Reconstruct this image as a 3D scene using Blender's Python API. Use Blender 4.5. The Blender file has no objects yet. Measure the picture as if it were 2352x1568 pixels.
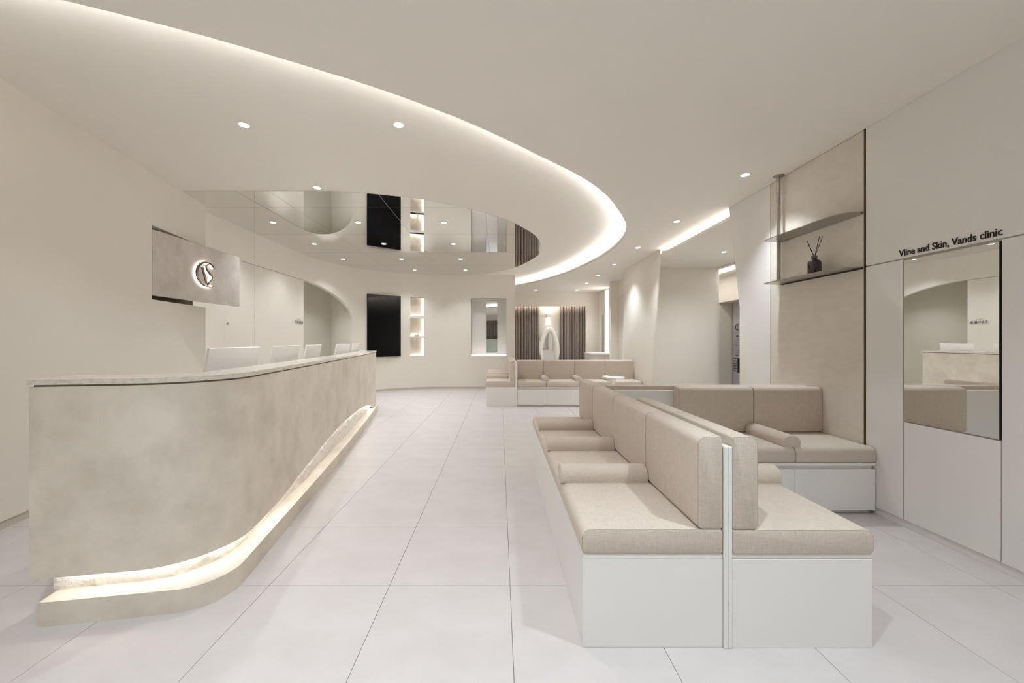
import bpy, bmesh, math, random
from mathutils import Vector, Matrix
from mathutils.geometry import tessellate_polygon

random.seed(7)
SC = bpy.context.scene
COL = SC.collection

# ------------------------------------------------------------------ camera, world, exposure
W_PX, H_PX = 2352.0, 1568.0
F_PX, VPX, VPY, EYE = 880.0, 1148.0, 783.0, 1.217      # focal length, vanishing point, eye height
cam_d = bpy.data.cameras.new('camera')
cam = bpy.data.objects.new('camera', cam_d)
COL.objects.link(cam)
cam.location = (0, 0, EYE)
cam.rotation_euler = (math.pi / 2, 0, 0)
cam_d.sensor_width = 36.0
cam_d.lens = F_PX / W_PX * 36.0
cam_d.shift_x = (W_PX / 2 - VPX) / W_PX
cam_d.shift_y = -(H_PX / 2 - VPY) / W_PX
cam_d.clip_start = 0.05
SC.camera = cam

world = bpy.data.worlds.new('world')
SC.world = world
world.use_nodes = True
world.node_tree.nodes['Background'].inputs[0].default_value = (1, 0.95, 0.9, 1)
world.node_tree.nodes['Background'].inputs[1].default_value = 0.02

SC.view_settings.view_transform = 'Standard'
SC.view_settings.look = 'None'
SC.view_settings.exposure = 0.02
SC.view_settings.gamma = 1.0
SC.view_settings.use_curve_mapping = False
SC.cycles.use_denoising = True
SC.cycles.max_bounces = 10
SC.cycles.diffuse_bounces = 8
SC.cycles.glossy_bounces = 4
SC.cycles.transmission_bounces = 2
SC.cycles.use_adaptive_sampling = True
SC.cycles.adaptive_threshold = 0.18
SC.cycles.adaptive_min_samples = 16
SC.cycles.sample_clamp_indirect = 6.0
SC.cycles.caustics_reflective = True
SC.cycles.caustics_refractive = False

# light levels (watts / emission strengths) of the room's fixtures and the added downlights
P_LEFT = 57.0        # downlights over the desk
P_RIGHT = 92.0       # downlights along the seating side
WARM = (0.91, 0.955, 1.0)
NEUT = (0.84, 0.92, 1.0)
COOL = (0.81, 0.905, 1.0)
P_NEAR = 116.0  # added downlights out of view, overhead and behind the camera
E_COVE = 50.0
E_PORTAL = 24.0
E_DESK = 17.0
E_LENS = 40.0

# heights
H_MAIN = 2.75        # lower ceiling
H_IN = 2.90          # raised oval
H_VEST = 2.64        # vestibule soffit

# ------------------------------------------------------------------ materials
MATS = {}

def rgb(r, g, b):
    """sRGB 0-255 to linear"""
    def f(c):
        c /= 255.0
        return c / 12.92 if c <= 0.04045 else ((c + 0.055) / 1.055) ** 2.4
    return (f(r), f(g), f(b), 1.0)

def mat(name, color, rough=0.6, metal=0.0, spec=0.5, emit=None, noise=None, bump=None, trans=0.0, coat=0.0, ior=1.45):
    """noise = (scale, second colour, contrast lo, hi, detail, stretch xyz); bump = (scale, strength, distance, detail)"""
    m = bpy.data.materials.new(name)
    m.use_nodes = True
    nt = m.node_tree
    b = nt.nodes['Principled BSDF']
    b.inputs['Base Color'].default_value = color
    b.inputs['Roughness'].default_value = rough
    b.inputs['Metallic'].default_value = metal
    b.inputs['Specular IOR Level'].default_value = spec
    b.inputs['Transmission Weight'].default_value = trans
    b.inputs['Coat Weight'].default_value = coat
    b.inputs['IOR'].default_value = ior
    if emit:
        b.inputs['Emission Color'].default_value = emit[0]
        b.inputs['Emission Strength'].default_value = emit[1]
    if noise or bump:
        tc = nt.nodes.new('ShaderNodeTexCoord')
    if noise:
        sc, c2, lo, hi, det, st = noise
        mp = nt.nodes.new('ShaderNodeMapping')
        mp.inputs['Scale'].default_value = st
        nt.links.new(tc.outputs['Object'], mp.inputs['Vector'])
        n = nt.nodes.new('ShaderNodeTexNoise')
        n.inputs['Scale'].default_value = sc
        n.inputs['Detail'].default_value = det
        n.inputs['Roughness'].default_value = 0.65
        nt.links.new(mp.outputs[0], n.inputs['Vector'])
        r = nt.nodes.new('ShaderNodeValToRGB')
        r.color_ramp.elements[0].position = lo
        r.color_ramp.elements[0].color = color
        r.color_ramp.elements[1].position = hi
        r.color_ramp.elements[1].color = c2
        nt.links.new(n.outputs['Fac'], r.inputs['Fac'])
        nt.links.new(r.outputs[0], b.inputs['Base Color'])
    if bump:
        sc, st, dist, det = bump
        n = nt.nodes.new('ShaderNodeTexNoise')
        n.inputs['Scale'].default_value = sc
        n.inputs['Detail'].default_value = det
        nt.links.new(tc.outputs['Object'], n.inputs['Vector'])
        bp = nt.nodes.new('ShaderNodeBump')
        bp.inputs['Strength'].default_value = st
        bp.inputs['Distance'].default_value = dist
        nt.links.new(n.outputs['Fac'], bp.inputs['Height'])
        nt.links.new(bp.outputs[0], b.inputs['Normal'])
    MATS[name] = m
    return m

def emat(name, color, strength):
    m = bpy.data.materials.new(name)
    m.use_nodes = True
    nt = m.node_tree
    for n in list(nt.nodes):
        nt.nodes.remove(n)
    e = nt.nodes.new('ShaderNodeEmission')
    e.inputs[0].default_value = (*color, 1)
    e.inputs[1].default_value = strength
    o = nt.nodes.new('ShaderNodeOutputMaterial')
    nt.links.new(e.outputs[0], o.inputs[0])
    MATS[name] = m
    return m

ONE = (1, 1, 1)
mat('wall', rgb(233, 227, 217), 0.75)
mat('ceiling', rgb(236, 231, 223), 0.85)
mat('lacquer', rgb(234, 232, 228), 0.42, spec=0.4)
mat('cabinet', rgb(232, 229, 225), 0.5, spec=0.35)
mat('grout', rgb(128, 120, 113), 0.9)
mat('tile', rgb(203, 197, 194), 0.42, spec=0.35, noise=(2.4, rgb(196, 190, 186), 0.38, 0.66, 5, (1, 1.6, 1)))
mat('desk_plaster', rgb(226, 217, 203), 0.6, noise=(3.0, rgb(206, 197, 182), 0.38, 0.66, 8, ONE), bump=(70, 0.12, 0.002, 3))
mat('rough_plaster', rgb(238, 233, 225), 0.8, bump=(26, 0.7, 0.02, 8))
mat('stone', rgb(222, 215, 204), 0.14, spec=0.5, noise=(38, rgb(200, 190, 176), 0.47, 0.70, 9, ONE))
mat('sign_plaster', rgb(214, 206, 200), 0.75, noise=(5.5, rgb(200, 191, 184), 0.38, 0.66, 8, ONE))
mat('baseboard', rgb(206, 197, 184), 0.7)
mat('dark_gap', rgb(74, 62, 48), 0.8)
mat('shadow_gap', rgb(150, 138, 120), 0.8)
mat('mirror', (0.86, 0.855, 0.84, 1), 0.012, 1.0)
mat('mirror_clear', (0.88, 0.885, 0.87, 1), 0.004, 1.0)
mat('frosted', rgb(205, 214, 202), 0.5)
mat('screen_black', (0.002, 0.002, 0.0025, 1), 0.12, spec=0.25)
mat('chrome_dark', rgb(98, 88, 78), 0.16, 1.0)
mat('steel', rgb(176, 170, 164), 0.28, 1.0)
mat('bronze', rgb(88, 74, 48), 0.4, 0.7)
mat('trim_grey', rgb(176, 168, 155), 0.6)
mat('print_black', rgb(38, 32, 28), 0.6)
mat('print_grey', rgb(150, 148, 146), 0.6)
mat('curtain', rgb(156, 144, 136), 0.95, spec=0.1)
mat('white_plastic', rgb(240, 237, 234), 0.32)
mat('bottle_glass', rgb(30, 14, 10), 0.08, spec=0.6, coat=0.5)
mat('cap', rgb(104, 88, 82), 0.45)
mat('reed', rgb(24, 20, 18), 0.7)
mat('wallpaper', rgb(222, 214, 203), 0.8, noise=(9, rgb(217, 208, 197), 0.4, 0.62, 9, (1, 1, 2.2)), bump=(140, 0.12, 0.002, 4))
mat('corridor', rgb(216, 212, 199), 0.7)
mat('door_grey', rgb(196, 197, 204), 0.35)
mat('white_gloss', rgb(240, 236, 230), 0.25)
emat('led_cove', (0.98, 0.97, 0.97), E_COVE)
emat('led_portal', (1.0, 0.96, 0.90), E_PORTAL)
emat('led_desk', (1.0, 0.975, 0.94), E_DESK)
emat('led_niche', (1.0, 0.93, 0.82), 9.0)
emat('led_panel', (1.0, 0.97, 0.93), 5.0)
emat('led_sign', (1.0, 0.95, 0.88), 8.0)
emat('led_wall_edge', (1.0, 0.94, 0.87), 16.0)
emat('led_curtain', (1.0, 0.93, 0.84), 14.0)
emat('lens', (1.0, 0.97, 0.93), E_LENS)
MATS['lens'].cycles.emission_sampling = 'NONE'
emat('ceiling_panel', (1.0, 0.98, 0.95), 5.5)

def weave_mat(name, c1, c2):
    m = bpy.data.materials.new(name)
    m.use_nodes = True
    nt = m.node_tree
    b = nt.nodes['Principled BSDF']
    b.inputs['Roughness'].default_value = 0.92
    b.inputs['Specular IOR Level'].default_value = 0.15
    b.inputs['Sheen Weight'].default_value = 0.12
    tc = nt.nodes.new('ShaderNodeTexCoord')
    mix = None
    outs = []
    for st in ((1, 1, 0.07), (0.07, 1, 1), (1, 0.07, 1)):
        mp = nt.nodes.new('ShaderNodeMapping')
        mp.inputs['Scale'].default_value = st
        nt.links.new(tc.outputs['Object'], mp.inputs['Vector'])
        n = nt.nodes.new('ShaderNodeTexNoise')
        n.inputs['Scale'].default_value = 420
        n.inputs['Detail'].default_value = 1
        nt.links.new(mp.outputs[0], n.inputs['Vector'])
        outs.append(n.outputs['Fac'])
    a1 = nt.nodes.new('ShaderNodeMath'); a1.operation = 'ADD'
    nt.links.new(outs[0], a1.inputs[0]); nt.links.new(outs[1], a1.inputs[1])
    a2 = nt.nodes.new('ShaderNodeMath'); a2.operation = 'ADD'
    nt.links.new(a1.outputs[0], a2.inputs[0]); nt.links.new(outs[2], a2.inputs[1])
    d = nt.nodes.new('ShaderNodeMath'); d.operation = 'DIVIDE'; d.inputs[1].default_value = 3.0
    nt.links.new(a2.outputs[0], d.inputs[0])
    r = nt.nodes.new('ShaderNodeValToRGB')
    r.color_ramp.elements[0].position = 0.40; r.color_ramp.elements[0].color = c1
    r.color_ramp.elements[1].position = 0.60; r.color_ramp.elements[1].color = c2
    nt.links.new(d.outputs[0], r.inputs[0])
    nt.links.new(r.outputs[0], b.inputs['Base Color'])
    bp = nt.nodes.new('ShaderNodeBump')
    bp.inputs['Strength'].default_value = 0.15
    bp.inputs['Distance'].default_value = 0.001
    nt.links.new(d.outputs[0], bp.inputs['Height'])
    nt.links.new(bp.outputs[0], b.inputs['Normal'])
    MATS[name] = m
    return m

weave_mat('fabric', rgb(197, 185, 171), rgb(211, 199, 186))
mat('piping', rgb(182, 169, 153), 0.9)

# ------------------------------------------------------------------ mesh builder
class MB:
    def __init__(self):
        self.v, self.f = [], []

    def add(self, vs, fs):
        o = len(self.v)
        self.v += [tuple(p) for p in vs]
        self.f += [tuple(i + o for i in f) for f in fs]
        return self

    def box(self, x0, x1, y0, y1, z0, z1):
        vs = [(x0, y0, z0), (x1, y0, z0), (x1, y1, z0), (x0, y1, z0), (x0, y0, z1), (x1, y0, z1), (x1, y1, z1), (x0, y1, z1)]
        return self.add(vs, [(3, 2, 1, 0), (4, 5, 6, 7), (0, 1, 5, 4), (1, 2, 6, 5), (2, 3, 7, 6), (3, 0, 4, 7)])

    def prism(self, poly, z0, z1, cap=True):
        """vertical prism over a plan polygon"""
        n = len(poly)
        area = sum(poly[i][0] * poly[(i + 1) % n][1] - poly[(i + 1) % n][0] * poly[i][1] for i in range(n))
        if area < 0:
            poly = poly[::-1]
        vs = [(p[0], p[1], z0) for p in poly] + [(p[0], p[1], z1) for p in poly]
        fs = [(i, (i + 1) % n, n + (i + 1) % n, n + i) for i in range(n)]
        if cap:
            for t in tessellate_polygon([[Vector((p[0], p[1], 0)) for p in poly]]):
                a, b, c = t
                s = (poly[b][0] - poly[a][0]) * (poly[c][1] - poly[a][1]) - (poly[b][1] - poly[a][1]) * (poly[c][0] - poly[a][0])
                if s < 0:
                    a, c = c, a
                fs.append((n + a, n + b, n + c))
                fs.append((c, b, a))
        return self.add(vs, fs)

    def wall_poly(self, poly, x0, x1):
        """prism over a polygon given in (y, z), from x0 to x1"""
        k = MB().prism(poly, x0, x1)
        return self.add([(p[2], p[0], p[1]) for p in k.v], k.f)

    def front_poly(self, poly, y0, y1):
        """prism over a polygon given in (x, z), from y0 to y1"""
        k = MB().prism(poly, y0, y1)
        return self.add([(p[0], p[2], p[1]) for p in k.v], [f[::-1] for f in k.f])

    def tube(self, path, r, seg=8, closed=False):
        path = [Vector(p) for p in path]
        n = len(path)
        rings = []
        up = Vector((0, 0, 1))
        for i, p in enumerate(path):
            a = path[i - 1] if (i > 0 or closed) else path[i]
            b = path[(i + 1) % n] if (i < n - 1 or closed) else path[i]
            t = (b - a)
            t = t.normalized() if t.length > 1e-9 else Vector((0, 0, 1))
            u = up.cross(t)
            if u.length < 0.2:
                u = Vector((1, 0, 0)).cross(t)
            u.normalize()
            w = t.cross(u)
            rr = r[i] if isinstance(r, (list, tuple)) else r
            rings.append([p + (u * math.cos(2 * math.pi * k / seg) + w * math.sin(2 * math.pi * k / seg)) * rr for k in range(seg)])
        vs = [q for ring in rings for q in ring]
        fs = []
        m = n if closed else n - 1
        for i in range(m):
            for k in range(seg):
                j = (i + 1) % n
                fs.append((i * seg + k, i * seg + (k + 1) % seg, j * seg + (k + 1) % seg, j * seg + k))
        if not closed:
            fs.append(tuple(range(seg))[::-1])
            fs.append(tuple((n - 1) * seg + k for k in range(seg)))
        return self.add(vs, fs)

    def lathe(self, prof, cx=0, cy=0, seg=24, cap=True):
        vs = []
        for r, z in prof:
            for k in range(seg):
                a = 2 * math.pi * k / seg
                vs.append((cx + r * math.cos(a), cy + r * math.sin(a), z))
        fs = []
        for i in range(len(prof) - 1):
            for k in range(seg):
                fs.append((i * seg + k, i * seg + (k + 1) % seg, (i + 1) * seg + (k + 1) % seg, (i + 1) * seg + k))
        if cap:
            fs.append(tuple(range(seg))[::-1])
            fs.append(tuple((len(prof) - 1) * seg + k for k in range(seg)))
        return self.add(vs, fs)

    def mesh(self, name, m, smooth=False, bevel=0.0, seg=2, fix=True, angle=0.6):
        me = bpy.data.meshes.new(name)
        me.from_pydata(self.v, [], self.f)
        me.materials.append(MATS[m])
        bm = bmesh.new()
        bm.from_mesh(me)
        if bevel:
            bmesh.ops.remove_doubles(bm, verts=bm.verts, dist=1e-5)
            es = [e for e in bm.edges if len(e.link_faces) == 2 and e.calc_face_angle(0) > 0.5]
            bmesh.ops.bevel(bm, geom=es, offset=bevel, segments=seg, affect='EDGES', profile=0.5, clamp_overlap=True)
        if fix:
            bmesh.ops.recalc_face_normals(bm, faces=bm.faces)
        if smooth:
            for f in bm.faces:
                f.smooth = True
            for e in bm.edges:
                e.smooth = not (len(e.link_faces) == 2 and e.calc_face_angle(0) > angle)
        bm.to_mesh(me)
        bm.free()
        return me

    def build(self, name, m, parent=None, **k):
        return obj(name, self.mesh(name, m, **k), parent)

def obj(name, me, parent=None):
    o = bpy.data.objects.new(name, me)
    COL.objects.link(o)
    if parent is not None:
        o.parent = parent
    return o

def tag(o, label, cat, group=None):
    o['label'] = label
    o['category'] = cat
    if group:
        o['group'] = group
    return o

def struct(o):
    o['kind'] = 'structure'
    return o

def thing(name, label, cat, group=None):
    return tag(obj(name, None), label, cat, group)

def rbox(x0, x1, y0, y1, z0, z1):
    return MB().box(x0, x1, y0, y1, z0, z1)

def lerp(a, b, t):
    return a + (b - a) * t

def catmull(pts, n=8):
    out = []
    for i in range(len(pts) - 1):
        p0 = Vector(pts[max(i - 1, 0)]); p1 = Vector(pts[i]); p2 = Vector(pts[i + 1]); p3 = Vector(pts[min(i + 2, len(pts) - 1)])
        for k in range(n):
            t = k / n
            out.append(tuple(0.5 * ((2 * p1) + (p2 - p0) * t + (2 * p0 - 5 * p1 + 4 * p2 - p3) * t * t + (3 * p1 - p0 - 3 * p2 + p3) * t ** 3)))
    out.append(tuple(pts[-1]))
    return out

def offset(path, d):
    """offset an open plan polyline to its left by d"""
    out = []
    n = len(path)
    for i in range(n):
        a = Vector(path[max(i - 1, 0)][:2]); b = Vector(path[i][:2]); c = Vector(path[min(i + 1, n - 1)][:2])
        t1 = (b - a).normalized() if i > 0 else (c - b).normalized()
        t2 = (c - b).normalized() if i < n - 1 else t1
        n1 = Vector((-t1.y, t1.x)); n2 = Vector((-t2.y, t2.x))
        m = (n1 + n2)
        m.normalize()
        k = d / max(m.dot(n1), 0.4)
        out.append((b.x + m.x * k, b.y + m.y * k))
    return out

def wall_strip(pts, z0, z1, th):
    """solid wall along a plan polyline, thickness th to the left of travel"""
    q = offset(pts, th)
    mb = MB()
    for i in range(len(pts) - 1):
        poly = [pts[i], pts[i + 1], q[i + 1], q[i]]
        vs = [(p[0], p[1], z0) for p in poly] + [(p[0], p[1], z1) for p in poly]
        fs = [(0, 1, 5, 4), (2, 3, 7, 6), (4, 5, 6, 7), (3, 2, 1, 0)]
        if i == 0:
            fs.append((3, 0, 4, 7))
        if i == len(pts) - 2:
            fs.append((1, 2, 6, 5))
        mb.add(vs, fs)
    return mb

# ------------------------------------------------------------------ plan of the room
LW0 = (-2.116, -3.2)          # near left wall, slightly angled
LW1 = (-3.646, 4.747)
def lw_x(y):
    return -3.205 - 0.1925 * (y - 2.456)
BX, BR, BCX, BCY = -3.82, 2.52, -1.30, 7.25     # rear wall: straight, quarter arc, straight
BY = BCY + BR
S_ARC = BCY - 4.30
S_ST2 = S_ARC + BR * math.pi / 2
def wp(s):
    """point on the rear wall's face at run length s, and its outward normal (away from the room)"""
    if s <= S_ARC:
        return Vector((BX, 4.30 + s)), Vector((-1, 0))
    if s <= S_ST2:
        a = (s - S_ARC) / BR
        n = Vector((-math.cos(a), math.sin(a)))
        return Vector((BCX, BCY)) + n * BR, n
    return Vector((BCX + s - S_ST2, BY)), Vector((0, 1))
S_END = S_ST2 + (0.385 - BCX)

COVE = [(-3.02, 1.33), (-2.45, 1.535), (-1.968, 1.723), (-1.583, 1.882), (-1.306, 2.016), (-0.887, 2.242), (-0.636, 2.392), (-0.321, 2.613),
        (-0.019, 2.857), (0.348, 3.191), (0.78, 3.60), (1.14, 4.06), (1.50, 4.70), (1.69, 5.124), (1.81, 5.55), (1.865, 5.95),
        (1.88, 6.40), (1.845, 7.008), (1.72, 7.78), (1.52, 8.642), (1.246, 9.388), (0.897, 10.06), (0.41, 10.75), (-0.1, 11.3)]
COVE = catmull(COVE, 6)

# ------------------------------------------------------------------ floor
fl = struct(MB().box(-6.0, 6.2, -3.3, 12.6, -0.08, -0.004).build('floor', 'grout'))
tile_me = MB().box(-0.2990, 0.2990, -0.2990, 0.2990, -0.012, 0.0).mesh('tile', 'tile', bevel=0.0008, seg=1)
cnt = 0
for j in range(-1, 19):
    for i in range(-8, 8):
        cx = 0.0512 + 0.6 * i + 0.3
        cy = 1.9095 + 0.6 * j - 0.3
        if cx - 0.3 > 2.66 and not (6.5 < cy < 8) or cy > 12.3 or cy < 0.5:
            continue
        if cy < 4.7 and cx + 0.3 < lw_x(cy):
            continue
        if cx < -3.9 and cy < 7.2:
            continue
        if cx < BCX and cy > BCY and math.hypot(cx - BCX, cy - BCY) > BR + 0.4:
            continue
        if cy > BY + 0.35 and cx < 0.0:
            continue
        if cy < 0.9 and abs(cx) > 2.2:
            continue
        if cnt >= 300:
            continue
        o = obj('tile', tile_me, fl)
        o.location = (cx, cy, 0)
        cnt += 1
# flat porcelain continues behind the camera
MB().box(-3.2, 2.66, -3.2, 0.7, -0.012, 0.0).build('tile_field', 'tile', fl)
MB().box(-5.6, -3.95, 7.0, 10.2, -0.012, -0.001).build('tile_field', 'tile', fl)
MB().box(2.66, 6.0, 3.9, 12.4, -0.012, -0.001).build('tile_field', 'tile', fl)

# ------------------------------------------------------------------ ceilings
outer = [(-0.1, 12.6), (6.2, 12.6), (6.2, -3.3), (-3.4, -3.3)]
main = struct(MB().prism(COVE + outer, H_MAIN, H_MAIN + 0.02).build('ceiling', 'ceiling'))
cove_out = offset(COVE, -0.16)
lipmb = wall_strip(COVE, H_MAIN + 0.001, H_MAIN + 0.05, -0.015)
lipmb.build('cove_lip', 'ceiling', main, smooth=True)
wall_strip(cove_out, H_MAIN + 0.02, H_IN, -0.02).build('cove_back', 'ceiling', main, smooth=True)
inner_poly = cove_out + [(-1.3, 11.6), (-4.3, 11.0), (-4.3, 0.8), (-3.1, 0.8)]
ceil_in = struct(MB().prism(inner_poly, H_IN, H_IN + 0.03).build('ceiling_oval', 'ceiling'))
led_path = offset(COVE, -0.085)
wall_strip(led_path, H_MAIN + 0.021, H_MAIN + 0.0455, -0.02).build('cove_led_strip', 'led_cove', main)

# mirrored part of the raised ceiling, made of square panels
arc_top = []
for k in range(0, 25):
    p, n = wp(lerp(0.6, S_ST2 + 0.02, k / 24))
    arc_top.append((p.x + 0.002, p.y - 0.002))
m_edge = [(-1.893, 4.285), (-1.50, 4.355), (-1.176, 4.45), (-0.887, 4.553), (-0.372, 4.888), (0.09, 5.303), (0.211, 5.46), (0.547, 6.057),
          (0.742, 6.73), (0.78, 6.99), (0.745, 7.5), (0.574, 8.15), (0.338, 8.74), (0.0, 9.22), (-0.385, 9.55), (-0.80, 9.71), (-1.27, 9.766)]
m_edge = catmull(m_edge, 5)
m_outline = [(-3.60, 4.285)] + m_edge + arc_top[::-1] + [(BX + 0.002, 4.30)]

def clip(poly, axis, val, keep_less):
    out = []
    n = len(poly)
    for i in range(n):
        a, b = poly[i], poly[(i + 1) % n]
        ia = (a[axis] <= val) if keep_less else (a[axis] >= val)
        ib = (b[axis] <= val) if keep_less else (b[axis] >= val)
        if ia:
            out.append(a)
        if ia != ib:
            t = (val - a[axis]) / (b[axis] - a[axis])
            out.append((lerp(a[0], b[0], t), lerp(a[1], b[1], t)))
    return out

def dedupe(p):
    q = []
    for a in p:
        if not q or math.hypot(a[0] - q[-1][0], a[1] - q[-1][1]) > 1e-4:
            q.append(a)
    if len(q) > 1 and math.hypot(q[0][0] - q[-1][0], q[0][1] - q[-1][1]) < 1e-4:
        q.pop()
    return q

mc = thing('mirror_ceiling', 'large mirrored ceiling inlay of square panels above the reception desk', 'mirror')
mc.location = (0, 0, 0)
GX = [-3.79 - 0.6, -2.59, -1.39, -0.19, 1.01]
GX = [-3.85, -2.59, -1.39, -0.19, 1.01]
GY = [3.585, 4.80, 6.015, 7.245, 8.46, 9.9]
G = 0.0022
for ix in range(len(GX) - 1):
    for iy in range(len(GY) - 1):
        p = clip(m_outline, 0, GX[ix] + G, False)
        p = clip(p, 0, GX[ix + 1] - G, True) if p else p
        p = clip(p, 1, GY[iy] + G, False) if p else p
        p = clip(p, 1, GY[iy + 1] - G, True) if p else p
        p = dedupe(p) if p else p
        if len(p) < 3:
            continue
        a = abs(sum(p[i][0] * p[(i + 1) % len(p)][1] - p[(i + 1) % len(p)][0] * p[i][1] for i in range(len(p)))) / 2
        if a < 0.004:
            continue
        MB().prism(p, H_IN - 0.006, H_IN - 0.0005).build('mirror_panel', 'mirror', mc)

# ------------------------------------------------------------------ downlights
ring_me = MB().lathe([(0.034, -0.0005), (0.042, -0.0005), (0.044, -0.003), (0.042, -0.006), (0.036, -0.006), (0.034, -0.003)], seg=28, cap=False).mesh('trim_ring', 'white_plastic', smooth=True)
lens_me = MB().lathe([(0.0345, -0.004), (0.030, -0.0052), (0.02, -0.006)], seg=28).mesh('lens', 'lens', smooth=True)

def downlight(x, y, z, power, color, label, group, size=112, blend=1.0, rad=0.035):
    t = thing('downlight', label, 'downlight', group)
    t.location = (x, y, z)
    obj('trim_ring', ring_me, t)
    obj('lens', lens_me, t)
    if power:
        ld = bpy.data.lights.new('downlight_lamp', 'SPOT')
        ld.energy = power
        ld.color = color
        ld.spot_size = math.radians(size)
        ld.spot_blend = blend
        ld.shadow_soft_size = rad
        lo = obj('downlight_lamp', ld, t)
        lo.location = (0, 0, -0.02)
    return t

L1 = 'small round recessed downlight set flush in the mirrored ceiling panels'
L2 = 'small round recessed downlight in the plain part of the raised oval ceiling'
L3 = 'small round recessed downlight in the lower ceiling along the seating side'
L4 = 'small round recessed downlight in the far lounge ceiling before the curtains'
for (x, y) in [(-3.2, 5.405), (-2.0, 5.405), (-0.79, 5.405), (-3.2, 6.61), (-2.0, 6.61), (-0.80, 6.61), (-3.21, 7.84), (-2.015, 7.84), (-0.80, 7.84), (-2.01, 9.03), (-0.81, 9.03)]:
    downlight(x, y, H_IN - 0.006, P_LEFT, WARM, L1, 'downlights in the mirror ceiling')
for (x, y) in [(-1.99, 2.98), (-0.787, 2.98), (-2.0, 4.195)]:
    downlight(x, y, H_IN, P_LEFT * 1.25, WARM, L2, 'downlights in the raised ceiling')
for (x, y) in [(2.26, 3.53), (2.263, 4.905), (2.26, 6.274), (2.29, 7.665), (2.294, 8.934), (2.297, 10.14)]:
    downlight(x, y, H_MAIN, P_RIGHT, NEUT, L3, 'downlights of the seating side', size=98)
for (x, y) in [(1.09, 11.49), (2.31, 11.49)]:
    downlight(x, y, H_MAIN, P_RIGHT * 0.6, NEUT, L4, 'downlights of the far lounge')
downlight(3.58, 6.107, H_VEST, P_RIGHT, NEUT, 'small round recessed downlight in the vestibule soffit behind the portal', None, size=150)
for (x, y) in [(1.5, 0.9), (0.2, 0.7), (-1.1, 0.6), (-1.9, -0.6), (0.4, -1.2), (1.7, -1.2)]:  # out of view, added to brighten the bench fronts and right wall
    downlight(x, y, H_MAIN, P_NEAR, COOL, 'unseen downlight added in the lower ceiling near the entrance end for fill light', 'added unseen downlights near the entrance end')

# ------------------------------------------------------------------ left wall with the slot for the sign
SG_Y0, SG_Y1, SG_Z0, SG_Z1, SG_X = 3.818, 5.10, 1.675, 2.332, -3.463
wl = struct(obj('wall_left', None))
def lw_piece(y0, y1, z0, z1, name='wall_panel', m='wall', th=0.07, inset=0.0):
    d = Vector((LW1[0] - LW0[0], LW1[1] - LW0[1])).normalized()
    nn = Vector((-d.y, d.x))
    a = Vector((lw_x(y0), y0)) + nn * inset
    b = Vector((lw_x(y1), y1)) + nn * inset
    poly = [tuple(a), tuple(b), tuple(b + nn * th), tuple(a + nn * th)]
    return MB().prism(poly, z0, z1).build(name, m, wl)
g = 0.042
lw_piece(-3.2, SG_Y0, 0.055, H_IN)
lw_piece(SG_Y0, LW1[1], SG_Z1 + g, H_IN)
lw_piece(SG_Y0, LW1[1], 0.055, SG_Z0 - g)
lw_piece(SG_Y0, LW1[1], SG_Z0 - g, SG_Z1 + g, 'slot_back', 'dark_gap', 0.02, 0.14)  # dark lining on back and side, painted for the deep slot's shade
lw_piece(SG_Y0 - 0.02, SG_Y0, SG_Z0 - g, SG_Z1 + g, 'slot_side', 'dark_gap', 0.14, 0.07)
lw_piece(-3.2, LW1[1], 0.0, 0.055, 'baseboard_left', 'baseboard', 0.04, 0.008)
# warm strip of light hidden behind the free end of this wall
d_ = Vector((LW1[0] - LW0[0], LW1[1] - LW0[1])).normalized(); n_ = Vector((-d_.y, d_.x))
a_ = Vector(LW1) + n_ * 0.075 - d_ * 0.035
for (z0, z1) in ((0.8, SG_Z0 - g), (SG_Z1 + g, H_IN - 0.08)):
    MB().prism([tuple(a_), tuple(a_ + d_ * 0.02), tuple(a_ + d_ * 0.02 + n_ * 0.012), tuple(a_ + n_ * 0.012)], z0, z1).build('edge_led_strip', 'led_wall_edge', wl)

# ------------------------------------------------------------------ rear wall: straight, curved, straight
wb = struct(obj('wall_back', None))
A0, A1, AC, AB = 3.15, 4.515, 1.67, 0.74      # arch from s=A0 (top) to s=A1, springing at AC
def arch_z(s):
    u = min(max((s - A0) / (A1 - A0), 0), 1)
    return AC + AB * math.sqrt(max(0, 1 - u * u))
N0, N1 = 5.946, 6.296                          # display niches
NZ = [(0.846, 1.304), (1.348, 1.795), (1.85, 2.32)]
V0, V1, VZ0, VZ1 = S_ST2 + (-0.733 - BCX), S_ST2 + (0.167 - BCX), 0.84, 2.30
DZ = 2.405
ess = sorted(set([0.0, 1.0, 1.008, 1.012, 1.667, 1.673, A0 - 0.003, A0, A1, N0, N1, V0, V1, S_ARC, S_ST2, S_END]))
brk = list(ess)
for q in [A0 + (A1 - A0) * math.sin(math.pi / 2 * k / 24) for k in range(25)] + [S_ARC + (S_ST2 - S_ARC) * k / 48 for k in range(49)]:
    if A0 < q < A1 and q not in [A0 + (A1 - A0) * math.sin(math.pi / 2 * k / 24) for k in range(25)]:
        continue
    if min(abs(q - b) for b in brk) > 0.008 or (A0 < q < A1 and min(abs(q - b) for b in brk) > 0.0015):
        brk.append(q)
brk = sorted(brk)
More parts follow.
